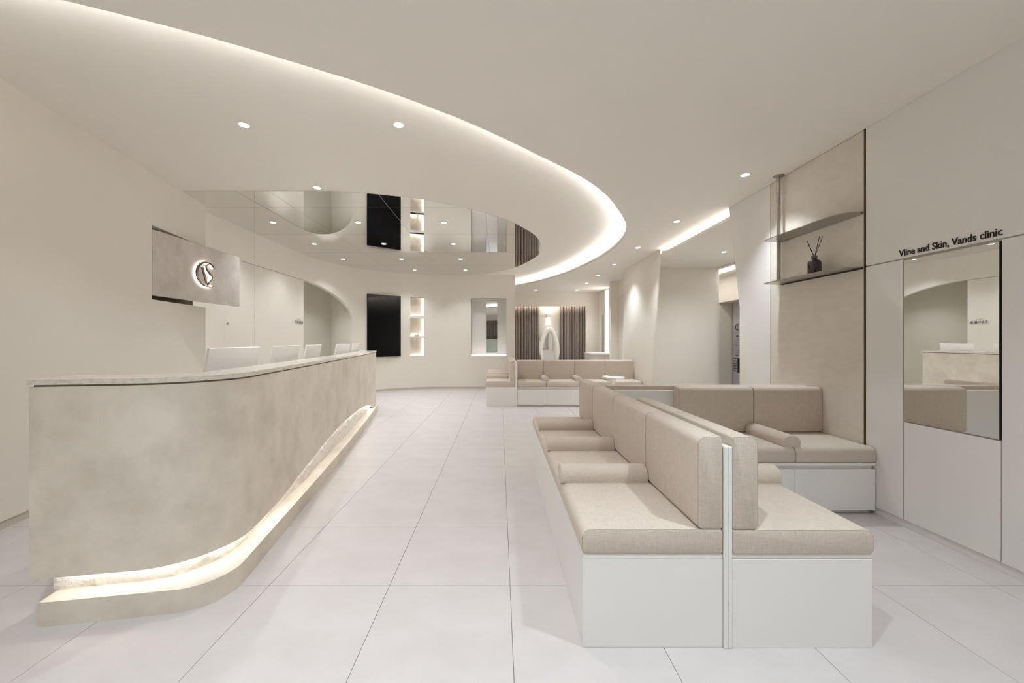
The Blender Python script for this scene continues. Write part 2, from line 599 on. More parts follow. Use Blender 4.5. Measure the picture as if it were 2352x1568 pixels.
def wall_ranges(a, b):
    m = (a + b) / 2
    if 1.01 < m < A0:
        return [((DZ, H_IN), (DZ, H_IN))]
    if A0 < m < A1:
        return [((arch_z(a), H_IN), (arch_z(b), H_IN))]
    if N0 < m < N1:
        r = [(0.055, NZ[0][0]), (NZ[0][1], NZ[1][0]), (NZ[1][1], NZ[2][0]), (NZ[2][1], H_IN)]
        return [(q, q) for q in r]
    if V0 < m < V1:
        r = [(0.055, VZ0), (VZ1, H_IN)]
        return [(q, q) for q in r]
    q = (0.055, H_IN)
    return [(q, q)]
def curved_piece(a, b, rng, name, m, th=0.10, inset=0.0, smooth=True):
    mb = MB()
    ss = [x for x in brk if a - 1e-6 <= x <= b + 1e-6]
    for i in range(len(ss) - 1):
        if ss[i + 1] - ss[i] < 1e-5:
            continue
        for (r0, r1) in rng(ss[i], ss[i + 1]):
            p0, n0 = wp(ss[i]); p1, n1 = wp(ss[i + 1])
            f0 = p0 + n0 * inset; f1 = p1 + n1 * inset
            q0 = f0 + n0 * th; q1 = f1 + n1 * th
            vs = [(f0.x, f0.y, r0[0]), (f1.x, f1.y, r1[0]), (q1.x, q1.y, r1[0]), (q0.x, q0.y, r0[0]),
                  (f0.x, f0.y, r0[1]), (f1.x, f1.y, r1[1]), (q1.x, q1.y, r1[1]), (q0.x, q0.y, r0[1])]
            mb.add(vs, [(3, 2, 1, 0), (4, 5, 6, 7), (0, 1, 5, 4), (1, 2, 6, 5), (2, 3, 7, 6), (3, 0, 4, 7)])
    bm = bmesh.new()
    me = bpy.data.meshes.new(name)
    me.from_pydata(mb.v, [], mb.f)
    bm.from_mesh(me)
    bmesh.ops.remove_doubles(bm, verts=bm.verts, dist=1e-4)
    bm.verts.index_update()
    # drop interior faces shared between neighbouring segments
    seen = {}
    for f in bm.faces:
        seen.setdefault(tuple(sorted(v.index for v in f.verts)), []).append(f)
    dead = [f for k, l in seen.items() if len(l) > 1 for f in l]
    bmesh.ops.delete(bm, geom=dead, context='FACES')
    for f in bm.faces:
        f.smooth = True
    for e in bm.edges:
        e.smooth = len(e.link_faces) == 2 and e.calc_face_angle(0) < 0.5
    bm.to_mesh(me); bm.free()
    me.materials.append(MATS[m])
    return obj(name, me, wb)
full = lambda a, b: [((0.055, H_IN), (0.055, H_IN))]
curved_piece(0.0, 1.008, full, 'wall_panel', 'wall')
up = lambda a, b: [((DZ, H_IN), (DZ, H_IN))]
curved_piece(1.008, 1.667, up, 'wall_panel', 'wall')
curved_piece(1.673, A0, up, 'wall_panel', 'wall')
low = lambda a, b: [((0.01, DZ - 0.007), (0.01, DZ - 0.007))]
d1 = curved_piece(1.012, 1.667, low, 'door_leaf', 'wall', 0.045, 0.002)
d2 = curved_piece(1.673, A0 - 0.003, low, 'door_leaf', 'wall', 0.045, 0.002)
curved_piece(1.0, A0 - 0.003, lambda a, b: [((0.0, DZ + 0.03), (0.0, DZ + 0.03))], 'joint_back', 'shadow_gap', 0.03, 0.06)
curved_piece(A0, S_END, wall_ranges, 'wall_panel', 'wall')
# small flush pull on the narrow door
p, n = wp(1.075)
MB().lathe([(0.004, 0), (0.016, 0), (0.018, 0.004), (0.012, 0.007)], seg=16).build('door_pull', 'steel', d1, smooth=True)
pull = d1.children[0]
pull.rotation_euler = (0, math.pi / 2, 0); pull.location = (p.x + 0.001, p.y, 1.217 + 40 / F_PX * p.y)
curved_piece(A1, S_END, lambda a, b: [((0.0, 0.055), (0.0, 0.055))], 'baseboard_back', 'baseboard', 0.05, 0.006)
curved_piece(0.0, 1.008, lambda a, b: [((0.0, 0.055), (0.0, 0.055))], 'baseboard_back', 'baseboard', 0.05, 0.006)

# corridor seen through the arch
cor = struct(obj('wall_corridor', None))
pj, nj = wp(A1); pa, na = wp(A0)
MB().prism([(pj.x - 0.06, pj.y + 0.05), (-4.18, 9.50), (-4.12, 9.56), (pj.x + 0.0, pj.y + 0.11)], 0, 2.7).build('corridor_side', 'wall', cor)
MB().prism([(-4.18, 9.50), (-5.35, 8.28), (-5.41, 8.34), (-4.24, 9.56)], 0, 2.7).build('corridor_end', 'corridor', cor)
MB().prism([(pa.x - 0.1, pa.y - 0.02), (-5.35, 8.28), (-5.41, 8.22), (pa.x - 0.1, pa.y - 0.1)], 0, 2.7).build('corridor_side', 'corridor', cor)
MB().prism([(pa.x - 0.09, pa.y - 0.1), (-3.84, 8.1), (-3.62, 8.62), (pj.x - 0.04, pj.y + 0.10), (-4.15, 9.6), (-5.45, 8.3)], 2.62, 2.70).build('corridor_ceiling', 'ceiling', cor)
downlight(-4.25, 8.35, 2.62, 58.0, NEUT, 'unseen downlight added to brighten the corridor behind the arch', None)  # added lamp, hidden above the arch, lifts the corridor's brightness

# display niches
def niche(s0, s1, z0, z1, depth):
    pa, na = wp(s0); pb, nb = wp(s1)
    n = (na + nb).normalized()
    a0 = pa; b0 = pb; a1 = pa + n * depth; b1 = pb + n * depth
    mb = MB()
    vs = [(a0.x, a0.y, z0), (b0.x, b0.y, z0), (b1.x, b1.y, z0), (a1.x, a1.y, z0), (a0.x, a0.y, z1), (b0.x, b0.y, z1), (b1.x, b1.y, z1), (a1.x, a1.y, z1)]
    mb.add(vs, [(0, 1, 2, 3), (7, 6, 5, 4), (3, 2, 6, 7), (0, 3, 7, 4), (2, 1, 5, 6)])
    o = mb.build('niche_lining', 'wall', wb, fix=False)
    t = (b0 - a0).normalized()
    # lights: a bar along the bottom front edge and one up the right-hand jamb, both tucked behind the wall edge
    q = MB()
    c0 = a1 - n * 0.03 + t * 0.01; c1 = b1 - n * 0.03 - t * 0.01
    q.prism([tuple(c0), tuple(c1), tuple(c1 + n * 0.012), tuple(c0 + n * 0.012)], z0 + 0.001, z0 + 0.008)
    c0 = b1 - t * 0.014 - n * 0.03; c1 = b1 - t * 0.004 - n * 0.03
    q.prism([tuple(c0), tuple(c1), tuple(c1 + n * 0.012), tuple(c0 + n * 0.012)], z0 + 0.01, z1 - 0.01)
    q.build('niche_led', 'led_niche', o)
    return o
for (z0, z1) in NZ:
    niche(N0, N1, z0, z1, 0.2)
# coral ornament in the middle niche
pa, na = wp((N0 + N1) / 2)
c = Vector((pa.x, pa.y)) + na * 0.07
k = thing('coral_ornament', 'white branching coral ornament on a small base in the lit niche', 'ornament')
k.location = (c.x, c.y, NZ[1][0])
MB().lathe([(0.045, 0.0), (0.05, 0.004), (0.05, 0.028), (0.045, 0.032)], seg=20).build('base', 'white_gloss', k, smooth=True)
mb = MB()
mb.tube([(0.025, 0, 0.03), (0.02, 0, 0.09), (-0.01, 0.005, 0.14), (-0.05, 0.0, 0.18), (-0.09, 0.0, 0.235)], [0.02, 0.017, 0.014, 0.01, 0.005], 8)
mb.tube([(0.02, 0, 0.1), (0.03, 0.0, 0.15), (0.02, 0.0, 0.19)], [0.013, 0.009, 0.004], 8)
mb.tube([(-0.03, 0, 0.16), (-0.03, 0.0, 0.2), (-0.045, 0.0, 0.25)], [0.01, 0.007, 0.003], 8)
mb.build('branch', 'white_gloss', k, smooth=True)

# window-like recess with a narrow mirror
x0, x1 = -0.733, 0.167
vw = struct(obj('window_1', None))
mb = MB()
dep = 0.34
mb.add([(x0, BY, VZ0), (x1, BY, VZ0), (x1, BY + dep, VZ0), (x0, BY + dep, VZ0), (x0, BY, VZ1), (x1, BY, VZ1), (x1, BY + dep, VZ1), (x0, BY + dep, VZ1)],
       [(0, 1, 2, 3), (7, 6, 5, 4), (3, 2, 6, 7), (0, 3, 7, 4), (2, 1, 5, 6)])
mb.build('recess_lining', 'cabinet', vw, fix=False)
MB().box(x0 + 0.37, x0 + 0.665, BY + dep - 0.012, BY + dep - 0.002, VZ0 + 0.075, VZ1 - 0.02).build('mirror_strip', 'mirror_clear', vw)
MB().box(x0 + 0.002, x1 - 0.002, BY + 0.012, BY + 0.05, VZ0 + 0.001, VZ0 + 0.045).build('sill_light', 'led_panel', vw)
ld = bpy.data.lights.new('recess_lamp', 'SPOT'); ld.energy = 3.0; ld.color = NEUT; ld.spot_size = 1.2; ld.spot_blend = 0.5; ld.shadow_soft_size = 0.02
lo = obj('recess_lamp', ld, vw); lo.location = (x0 + 0.2, BY + 0.14, VZ1 - 0.02)

# wall-hung screen, upright
pl = Vector((-3.105, 8.975)); pr = Vector((-2.45, 9.47))
tv = thing('wall_screen', 'tall black upright display screen on the curved wall beside the niches', 'television')
t = (pr - pl).normalized(); n = Vector((t.y, -t.x))
tv.location = ((pl.x + pr.x) / 2, (pl.y + pr.y) / 2, 0)
tv.rotation_euler = (0, 0, math.atan2(t.y, t.x))
w = (pr - pl).length / 2
MB().box(-w, w, -0.012, 0.035, 0.842, 2.322).build('housing', 'screen_black', tv, bevel=0.003)
MB().box(-w + 0.008, w - 0.008, -0.0135, -0.0115, 0.85, 2.314).build('screen', 'screen_black', tv)
MB().box(-0.2, 0.2, 0.035, 0.10, 1.3, 1.9).build('wall_bracket', 'dark_gap', tv)

# sign on the wide door
def text_mesh(name, body, size, m, parent=None, extrude=0.0, offs=0.0, align='LEFT', shear=0.0, space=1.0):
    cu = bpy.data.curves.new(name, 'FONT')
    cu.body = body
    cu.size = size
    cu.extrude = extrude
    cu.offset = offs
    cu.align_x = align
    cu.space_character = space
    cu.resolution_u = 3
    o = bpy.data.objects.new(name, cu)
    COL.objects.link(o)
    bpy.context.view_layer.update()
    me = bpy.data.meshes.new_from_object(o.evaluated_get(bpy.context.evaluated_depsgraph_get()))
    bpy.data.objects.remove(o)
    me.materials.clear()
    me.materials.append(MATS[m])
    me.name = name
    return obj(name, me, parent)

ds = thing('door_lettering', 'small black room lettering stuck on the wide flush door behind the desk', 'lettering')
ds.location = (BX + 0.014, 7.13, 1.555)
ds.scale = (0.54, 0.54, 0.54)
ds.rotation_euler = (math.pi / 2, 0, math.pi / 2)
a = text_mesh('lettering', '파우더룸', 0.105, 'print_black', ds, 0.001, 0.0012)
b = text_mesh('lettering', 'TOILET', 0.06, 'print_grey', ds, 0.001)
b.location = (0.13, 0.115, 0)
s_ = MB()
s_.tube([(0.46 + 0.042 * math.cos(2 * math.pi * i / 20), 0.036 + 0.042 * math.sin(2 * math.pi * i / 20), 0.001) for i in range(20)], 0.006, 4, True)
s_.box(0.435, 0.485, 0.031, 0.041, 0.0, 0.002)
s_.box(0.455, 0.465, 0.011, 0.061, 0.0, 0.002)
s_.build('symbol', 'print_black', ds)

# ------------------------------------------------------------------ sign panel with the back-lit emblem
sg = thing('wall_sign', 'plaster sign panel with a back-lit circular emblem, jutting from the left wall', 'sign')
sg.location = (SG_X, SG_Y0, SG_Z0)
H = SG_Z1 - SG_Z0
MB().box(-0.05, 0.0, 0.0, SG_Y1 - SG_Y0, 0.0, H).build('panel', 'sign_plaster', sg, bevel=0.002, seg=1)
def ribbon(pts, widths, n=8):
    p = catmull(pts, n)
    wv = []
    for i in range(len(pts) - 1):
        for k2 in range(n):
            wv.append(lerp(widths[i], widths[i + 1], k2 / n))
    wv.append(widths[-1])
    L, R = [], []
    for i in range(len(p)):
        a = Vector(p[max(i - 1, 0)]); b = Vector(p[min(i + 1, len(p) - 1)])
        t = (b - a).normalized()
        nn = Vector((-t.y, t.x))
        L.append(tuple(Vector(p[i]) + nn * wv[i] / 2)); R.append(tuple(Vector(p[i]) - nn * wv[i] / 2))
    return L, R
def ribbon_solid(mb, L, R, x0, x1, cy, cz, s):
    vs = []
    for i in range(len(L)):
        for (q, x) in ((L[i], x0), (R[i], x0), (R[i], x1), (L[i], x1)):
            vs.append((x, cy + q[0] * s, cz + q[1] * s))
    fs = []
    for i in range(len(L) - 1):
        o = i * 4
        for k2 in range(4):
            fs.append((o + k2, o + (k2 + 1) % 4, o + 4 + (k2 + 1) % 4, o + 4 + k2))
    fs.append((0, 1, 2, 3)); e = (len(L) - 1) * 4
    fs.append((e + 3, e + 2, e + 1, e))
    mb.add(vs, fs)
EY, EZ, ES = 4.462 - SG_Y0, 0.345 * 1.0, 0.147
EZ = 1.217 + (783 - 629) / F_PX * 4.46 - SG_Z0
c_pts = [(0.98, 0.58), (0.80, 0.80), (0.45, 0.95), (0.0, 0.93), (-0.45, 0.70), (-0.76, 0.25), (-0.78, -0.20), (-0.55, -0.62), (-0.12, -0.90), (0.35, -0.97), (0.70, -0.92), (0.92, -0.80)]
c_w = [0.03, 0.10, 0.10, 0.10, 0.15, 0.20, 0.20, 0.16, 0.10, 0.06, 0.05, 0.015]
s_pts = [(0.62, 0.88), (0.30, 0.83), (0.12, 0.62), (0.20, 0.38), (0.48, 0.14), (0.74, -0.06), (0.74, -0.28), (0.50, -0.56), (0.24, -0.86)]
s_w = [0.03, 0.07, 0.07, 0.10, 0.16, 0.10, 0.06, 0.09, 0.10]
v_pts = [(-0.26, 0.46), (0.22, -0.84)]
v_w = [0.15, 0.13]
f_pts = [(-0.48, 0.45), (-0.02, 0.45)]
f_w = [0.035, 0.05]
em = MB()
for (pp, ww, nn) in ((c_pts, c_w, 6), (s_pts, s_w, 6), (v_pts, v_w, 1), (f_pts, f_w, 1)):
    L, R = ribbon(pp, ww, nn)
    ribbon_solid(em, L, R, 0.022, 0.034, EY, EZ, ES)
emb = em.build('emblem', 'chrome_dark', sg)
emb['label'] = 'dark chrome emblem of interlaced letters'
gl = MB()
L, R = ribbon(c_pts, [x * 0.55 for x in c_w], 6)
ribbon_solid(gl, L, R, 0.006, 0.016, EY, EZ, ES)
L, R = ribbon(s_pts[2:8], [x * 0.35 for x in s_w[2:8]], 6)
ribbon_solid(gl, L, R, 0.006, 0.016, EY, EZ, ES)
gl.build('emblem_light', 'led_sign', emb)

# ------------------------------------------------------------------ reception desk
def desk_path(inset, r, start=0.0, end=0.0, n=14):
    """plan line of the desk's outer face, inset inwards; starts at the free front end, ends at the far end"""
    P = Vector((-1.260, 1.746)); u = Vector((-0.9857, -0.1686)); v = Vector((-0.1733, 0.9849))
    c = P + u * inset + v * inset            # inset corner
    L1, L2 = 0.76, 5.10
    out = [c + u * (L1 - start - inset)]
    cc = c + u * r + v * r
    for i in range(n + 1):
        a = math.pi / 2 * i / n
        out.append(cc - v * r * math.cos(a) - u * r * math.sin(a))
    m = 40
    s0 = c + v * r; s1 = c + v * (L2 - end - inset)
    for i in range(1, m + 1):
        t = i / m
        q = s0.lerp(s1, t) + Vector((0.03 * math.sin(math.pi * t), 0))
        out.append(q)
    return [tuple(p) for p in out]

desk = thing('reception_desk', 'long curved reception desk in mottled plaster with a glowing plinth recess', 'reception desk')
DZ_TOP, DZ_B = 1.05, 1.018
def body_bottom(p):
    y = p[1]
    pts = [(1.0, 0.185), (1.9, 0.185), (2.15, 0.18), (2.45, 0.185), (2.98, 0.25), (3.5, 0.305), (3.9, 0.330), (4.4, 0.338), (5.0, 0.322), (5.5, 0.285), (6.0, 0.215), (6.35, 0.13), (6.5, 0.05), (7.5, 0.0)]
    for i in range(len(pts) - 1):
        if pts[i][0] <= y <= pts[i + 1][0]:
            t = (y - pts[i][0]) / (pts[i + 1][0] - pts[i][0])
            t = t * t * (3 - 2 * t) * 0.4 + t * 0.6
            return lerp(pts[i][1], pts[i + 1][1], t)
    return 0.185
# plinth
o1 = desk_path(0.0, 0.20, 0.05, 0.05); i1 = desk_path(0.30, 0.06, 0.05, 0.05)
pl_mb = MB()
def strip_solid(mb, A, B, za, zb):
    """solid between two matched plan lines A (outer) and B (inner), bottom za(i) to top zb(i)"""
    n = len(A)
    vs = []
    for i in range(n):
        vs += [(A[i][0], A[i][1], za(i)), (A[i][0], A[i][1], zb(i)), (B[i][0], B[i][1], zb(i)), (B[i][0], B[i][1], za(i))]
    fs = []
    for i in range(n - 1):
        o = i * 4
        for k2 in range(4):
            fs.append((o + k2, o + 4 + k2, o + 4 + (k2 + 1) % 4, o + (k2 + 1) % 4))
    fs.append((0, 1, 2, 3)); e = (n - 1) * 4
    fs.append((e + 3, e + 2, e + 1, e))
    mb.add(vs, fs)
strip_solid(pl_mb, o1, i1, lambda i: 0.0, lambda i: 0.105)
pl_mb.build('plinth', 'desk_plaster', desk, smooth=True, angle=0.5)
# rough plaster core behind the recess: real uneven relief
cA = desk_path(0.09, 0.29, 0.027, 0.0, 60)
cA2 = []
for i in range(len(cA) - 1):
    a, b = Vector(cA[i]), Vector(cA[i + 1])
    kk = max(1, int((b - a).length / 0.012))
    for j in range(kk):
        cA2.append(tuple(a.lerp(b, j / kk)))
cA2.append(cA[-1])
from mathutils import noise as mnoise
nrm = offset(cA2, 1.0)
rows = [0.104 + 0.012 * k2 for k2 in range(28)]
vs, fs = [], []
for i, p in enumerate(cA2):
    dv = Vector((nrm[i][0] - p[0], nrm[i][1] - p[1]))
    dv.normalize()
    for z in rows:
        h = mnoise.fractal(Vector((p[0] * 9, p[1] * 9, z * 16)), 0.7, 2.2, 5)
        h2 = mnoise.fractal(Vector((p[0] * 2.5 + 5, p[1] * 2.5, z * 5)), 1.0, 2.0, 3)
        dd = max(-0.006, -0.015 * max(0.0, h + 0.25 * h2 - 0.05) + 0.006)
        vs.append((p[0] + dv.x * dd, p[1] + dv.y * dd, z))
nr = len(rows)
for i in range(len(cA2) - 1):
    for j in range(nr - 1):
        fs.append((i * nr + j, (i + 1) * nr + j, (i + 1) * nr + j + 1, i * nr + j + 1))
MB().add(vs, fs).build('recess_wall', 'rough_plaster', desk, smooth=True, angle=3.0, fix=False)
cB = desk_path(0.105, 0.275, 0.032, 0.0); cC = desk_path(0.24, 0.14, 0.032, 0.0)
kmb = MB(); strip_solid(kmb, cB, cC, lambda i: 0.10, lambda i: 0.98)
kmb.build('core', 'lacquer', desk, smooth=True, angle=0.5)
# body shell with a wavy lower edge
bO = desk_path(0.04, 0.34, -0.018, 0.0, 24); bI = desk_path(0.062, 0.318, 0.004, 0.0, 24)
smb = MB(); strip_solid(smb, bO, bI, lambda i: body_bottom(bO[i]), lambda i: DZ_B)
body = smb.build('body', 'desk_plaster', desk, smooth=True, angle=0.5)
# closed front end of the shell
e0, e1 = bO[0], desk_path(0.26, 0.12, -0.018, 0.0, 24)[0]
ev = (Vector(e1) - Vector(e0)).normalized(); eu = Vector((ev.y, -ev.x))
MB().prism([e0, e1, tuple(Vector(e1) + eu * 0.022), tuple(Vector(e0) + eu * 0.022)], 0.185, DZ_B).build('end_panel', 'desk_plaster', desk)
# inner back panel of the upstand
kb = MB(); strip_solid(kb, desk_path(0.245, 0.135, 0.01, 0.0), desk_path(0.26, 0.12, 0.01, 0.0), lambda i: 0.10, lambda i: DZ_B)
kb.build('inner_panel', 'lacquer', desk, smooth=True, angle=0.5)
gb = MB(); strip_solid(gb, desk_path(0.05, 0.33, -0.008, 0.0), desk_path(0.25, 0.13, -0.008, 0.0), lambda i: DZ_B, lambda i: DZ_B + 0.009)
gb.build('shadow_joint', 'shadow_gap', desk, smooth=True, angle=0.5)
cb = MB(); strip_solid(cb, desk_path(0.035, 0.345, -0.023, -0.005, 24), desk_path(0.27, 0.11, -0.023, -0.005, 24), lambda i: DZ_B + 0.009, lambda i: DZ_TOP)
cb.build('countertop', 'stone', desk, smooth=True, angle=0.5)
lA = desk_path(0.064, 0.316, 0.045, 0.45); lB = desk_path(0.070, 0.31, 0.045, 0.45)
lm = MB(); strip_solid(lm, lA, lB, lambda i: body_bottom(lA[i]) - 0.001, lambda i: body_bottom(lA[i]) + 0.009)
lm.build('recess_led', 'led_desk', desk)
wk = MB(); strip_solid(wk, desk_path(0.262, 0.1, 0.02, 0.0), desk_path(0.70, 0.02, 0.02, -0.0), lambda i: 0.70, lambda i: 0.73)
wk.build('worktop', 'lacquer', desk, smooth=True, angle=0.5)

# ------------------------------------------------------------------ computers on the desk
def computer(L, R, label):
    L, R = Vector(L), Vector(R)
    c = (L + R) / 2
    t = (R - L).normalized()
    o = thing('desktop_computer', label, 'computer', 'white computers on the reception desk')
    o.location = (c.x, c.y, 0.73)
    o.rotation_euler = (0, 0, math.atan2(t.y, t.x))
    # local x along the screen, local -y towards the visitors (its back)
    hw = 0.27
    th = math.radians(10)
    h0, h1 = 0.10, 0.445
    k = MB()
    def P(x, d, z):
        """tilted: top leans towards the visitors"""
        return (x, d * math.cos(th) - (z - h1) * math.sin(th), h1 + (z - h1) * math.cos(th) + d * math.sin(th))
    me = MB()
    me.box(-hw, hw, -0.008, 0.008, h0, h1)
    me.v = [P(*q) for q in me.v]
    hs = me.build('housing', 'white_plastic', o, bevel=0.006, seg=3, smooth=True)
    sc = MB().box(-hw + 0.012, hw - 0.012, 0.0078, 0.009, h0 + 0.05, h1 - 0.012)
    sc.v = [P(*q) for q in sc.v]
    sc.build('screen', 'screen_black', hs)
    for dx in (0.02, 0.05, 0.14):
        pt = MB().lathe([(0.001, 0), (0.004, 0), (0.004, 0.0015)], seg=8)
        pt.v = [P(q[0] + dx, -0.0082 - q[2], q[1] + 0.22) for q in pt.v]
        pt.build('port', 'print_grey', hs)
    st = MB()
    st.box(-0.06, 0.06, 0.02, 0.03, 0.0, 0.26)
    st.build('stand', 'white_plastic', o, bevel=0.003)
    MB().box(-0.1, 0.1, -0.05, 0.10, 0.0, 0.006).build('foot', 'white_plastic', o, bevel=0.002)
    return o
def ray(px, y):
    return ((px - VPX) / F_PX * y, y)
computer(ray(478.7, 2.33), ray(595.8, 2.87), 'white desktop computer seen from behind, closest to the desk\'s rounded corner')
computer(ray(628.3, 3.20), ray(688, 3.74), 'white desktop computer seen from behind, second from the desk\'s rounded corner')
computer(ray(703.5, 4.0), ray(738, 4.53), 'white desktop computer seen from behind, middle one of the five on the desk')
computer(ray(773, 5.35), ray(803, 5.87), 'white desktop computer seen from behind, fourth from the desk\'s rounded corner')
computer(ray(810.6, 6.20), ray(828, 6.72), 'white desktop computer seen from behind, nearest the black wall screen')
kx, ky = ray(692, 3.87)
pt = thing('card_tray', 'low white card tray on the desk worktop between two computers', 'tray')
pt.location = (kx - 0.02, ky, 0.73)
MB().box(-0.09, 0.09, -0.075, 0.075, 0.0, 0.28).build('box', 'white_plastic', pt, bevel=0.006, seg=2)
MB().box(-0.095, 0.095, -0.08, 0.08, 0.28, 0.295).build('lid', 'white_plastic', pt, bevel=0.004, seg=2)

# ------------------------------------------------------------------ benches
def rprofile(a0, a1, b0, b1, rad, seg=6):
    """rounded rectangle in (a, b); rad = radii at (a0,b0), (a1,b0), (a1,b1), (a0,b1)"""
    pts = []
    for (ca, cb2, st, r) in ((a0, b0, 180, rad[0]), (a1, b0, 270, rad[1]), (a1, b1, 0, rad[2]), (a0, b1, 90, rad[3])):
        oa = ca + (r if ca == a0 else -r)
        ob = cb2 + (r if cb2 == b0 else -r)
        for k2 in range(seg + 1):
            an = math.radians(st + 90 * k2 / seg)
            pts.append((oa + r * math.cos(an), ob + r * math.sin(an)))
    return pts

def cushion(parent, x0, x1, y0, y1, z0, z1, name, front='x-', pipe=True):
    """upholstered block: the edge on the front side is generously rounded, the ends are nearly flat with a welt.
    front = side that faces the sitter: 'x-', 'x+', 'y-', 'y+'"""
    big, sm = (0.036, 0.010)
    low = 0.020
    run_y = front[0] == 'x'
    a0, a1 = (x0, x1) if run_y else (y0, y1)
    l0, l1 = (y0, y1) if run_y else (x0, x1)
    rad = (low, sm, sm, big) if front[1] == '-' else (sm, low, big, sm)
    prof = rprofile(a0, a1, z0, z1, rad)
    n = len(prof)
    ca, cz = (a0 + a1) / 2, (z0 + z1) / 2
    ha, hz = (a1 - a0) / 2, (z1 - z0) / 2
    secs = []
    for (l, ins) in ((l0, 0.0065), (l0 + 0.002, 0.0025), (l0 + 0.007, 0.0), (l1 - 0.007, 0.0), (l1 - 0.002, 0.0025), (l1, 0.0065)):
        ring = []
        for (a, b) in prof:
            ring.append((ca + (a - ca) * (1 - ins / ha), l, cz + (b - cz) * (1 - ins / hz)))
        secs.append(ring)
    vs = [q if run_y else (q[1], q[0], q[2]) for ring in secs for q in ring]
    fs = []
    for i in range(len(secs) - 1):
        for k2 in range(n):
            fs.append((i * n + k2, i * n + (k2 + 1) % n, (i + 1) * n + (k2 + 1) % n, (i + 1) * n + k2))
    fs.append(tuple(range(n))); fs.append(tuple((len(secs) - 1) * n + k2 for k2 in range(n))[::-1])
    o = MB().add(vs, fs).build(name, 'fabric', parent, smooth=True, angle=0.9)
    if pipe:
        for l in (l0 + 0.002, l1 - 0.002):
            ring = [(ca + (a - ca) * (1 - 0.0022 / ha), l, cz + (b - cz) * (1 - 0.0022 / hz)) for (a, b) in prof]
            MB().tube([q if run_y else (q[1], q[0], q[2]) for q in ring], 0.0011, 4, True).build('piping', 'piping', o, smooth=True)
    return o

def bolster(parent, axis, a0, a1, c, z):
    """half-round arm roll lying on the seat; axis 'x' or 'y'"""
    prof = []
    w, h = 0.062, 0.082
    prof.append((-w * 0.96, 0.0)); prof.append((-w, 0.012))
    for k2 in range(13):
        an = math.pi - math.pi * k2 / 12
        prof.append((w * math.cos(an), 0.03 + (h - 0.03) * math.sin(an)))
    prof.append((w, 0.012)); prof.append((w * 0.96, 0.0))
    n = len(prof)
    secs = []
    L = a1 - a0
    for (s, k) in ((0.0, 0.94), (0.002, 0.98), (0.006, 1.0), (L - 0.006, 1.0), (L - 0.002, 0.98), (L, 0.94)):
        secs.append([(a0 + s, c + p[0] * k, z + p[1] * k) for p in prof])
    vs = [q for s in secs for q in s]
    if axis == 'y':
        vs = [(q[1], q[0], q[2]) for q in vs]
    fs = []
    for i in range(len(secs) - 1):
        for k2 in range(n):
            fs.append((i * n + k2, i * n + (k2 + 1) % n, (i + 1) * n + (k2 + 1) % n, (i + 1) * n + k2))
    fs.append(tuple(range(n))); fs.append(tuple((len(secs) - 1) * n + k2 for k2 in range(n))[::-1])
    return MB().add(vs, fs).build('arm_bolster', 'fabric', parent, smooth=True, angle=0.8)

# --- back-to-back bench in the middle of the room
db = thing('double_bench', 'white back-to-back waiting bench with beige cushions in the middle of the floor', 'bench')
Y0, Y1 = 1.522, 3.80
MB().box(0.330, 0.886, Y0, Y1, 0.0, 0.352).build('base', 'lacquer', db, bevel=0.0015, seg=1)
MB().box(0.332, 0.886, Y0 + 0.002, Y1, 0.3535, 0.371).build('seat_board', 'lacquer', db, bevel=0.0015, seg=1)
MB().box(0.921, 1.478, Y0 - 0.003, 2.64, 0.0, 0.352).build('base', 'lacquer', db, bevel=0.0015, seg=1)
MB().box(0.921, 1.476, Y0 - 0.001, 2.64, 0.3535, 0.371).build('seat_board', 'lacquer', db, bevel=0.0015, seg=1)
MB().box(0.8875, 0.9032, Y0 - 0.008, Y1 + 0.01, 0.0, 0.798).build('divider_board', 'lacquer', db, bevel=0.0015, seg=1)
MB().box(0.9042, 0.9195, Y0 - 0.008, Y1 - 0.53, 0.0, 0.798).build('divider_board', 'lacquer', db, bevel=0.0015, seg=1)
ys = [Y0 - 0.004, 2.07, 2.665, 3.255, 3.79]
for i in range(4):
    cushion(db, 0.325, 0.885, ys[i] + 0.002, ys[i + 1] - 0.002, 0.372, 0.470, 'seat_cushion', 'x-')
    cushion(db, 0.785, 0.885, ys[i] + 0.002, ys[i + 1] - 0.002, 0.471, 0.838, 'back_cushion', 'x-')
for y in ys[1:4]:
    bolster(db, 'x', 0.326, 0.784, y + 0.01, 0.469)
ys = [Y0 - 0.008, 2.05, 2.575]
for i in range(2):
    cushion(db, 0.922, 1.483, ys[i] + 0.002, ys[i + 1] - 0.002 + (0.06 if i else 0), 0.372, 0.470, 'seat_cushion', 'x+')
    cushion(db, 0.922, 1.023, ys[i] + 0.002, ys[i + 1] - 0.002, 0.471, 0.838, 'back_cushion', 'x+')
bolster(db, 'x', 1.026, 1.482, 2.07, 0.469)

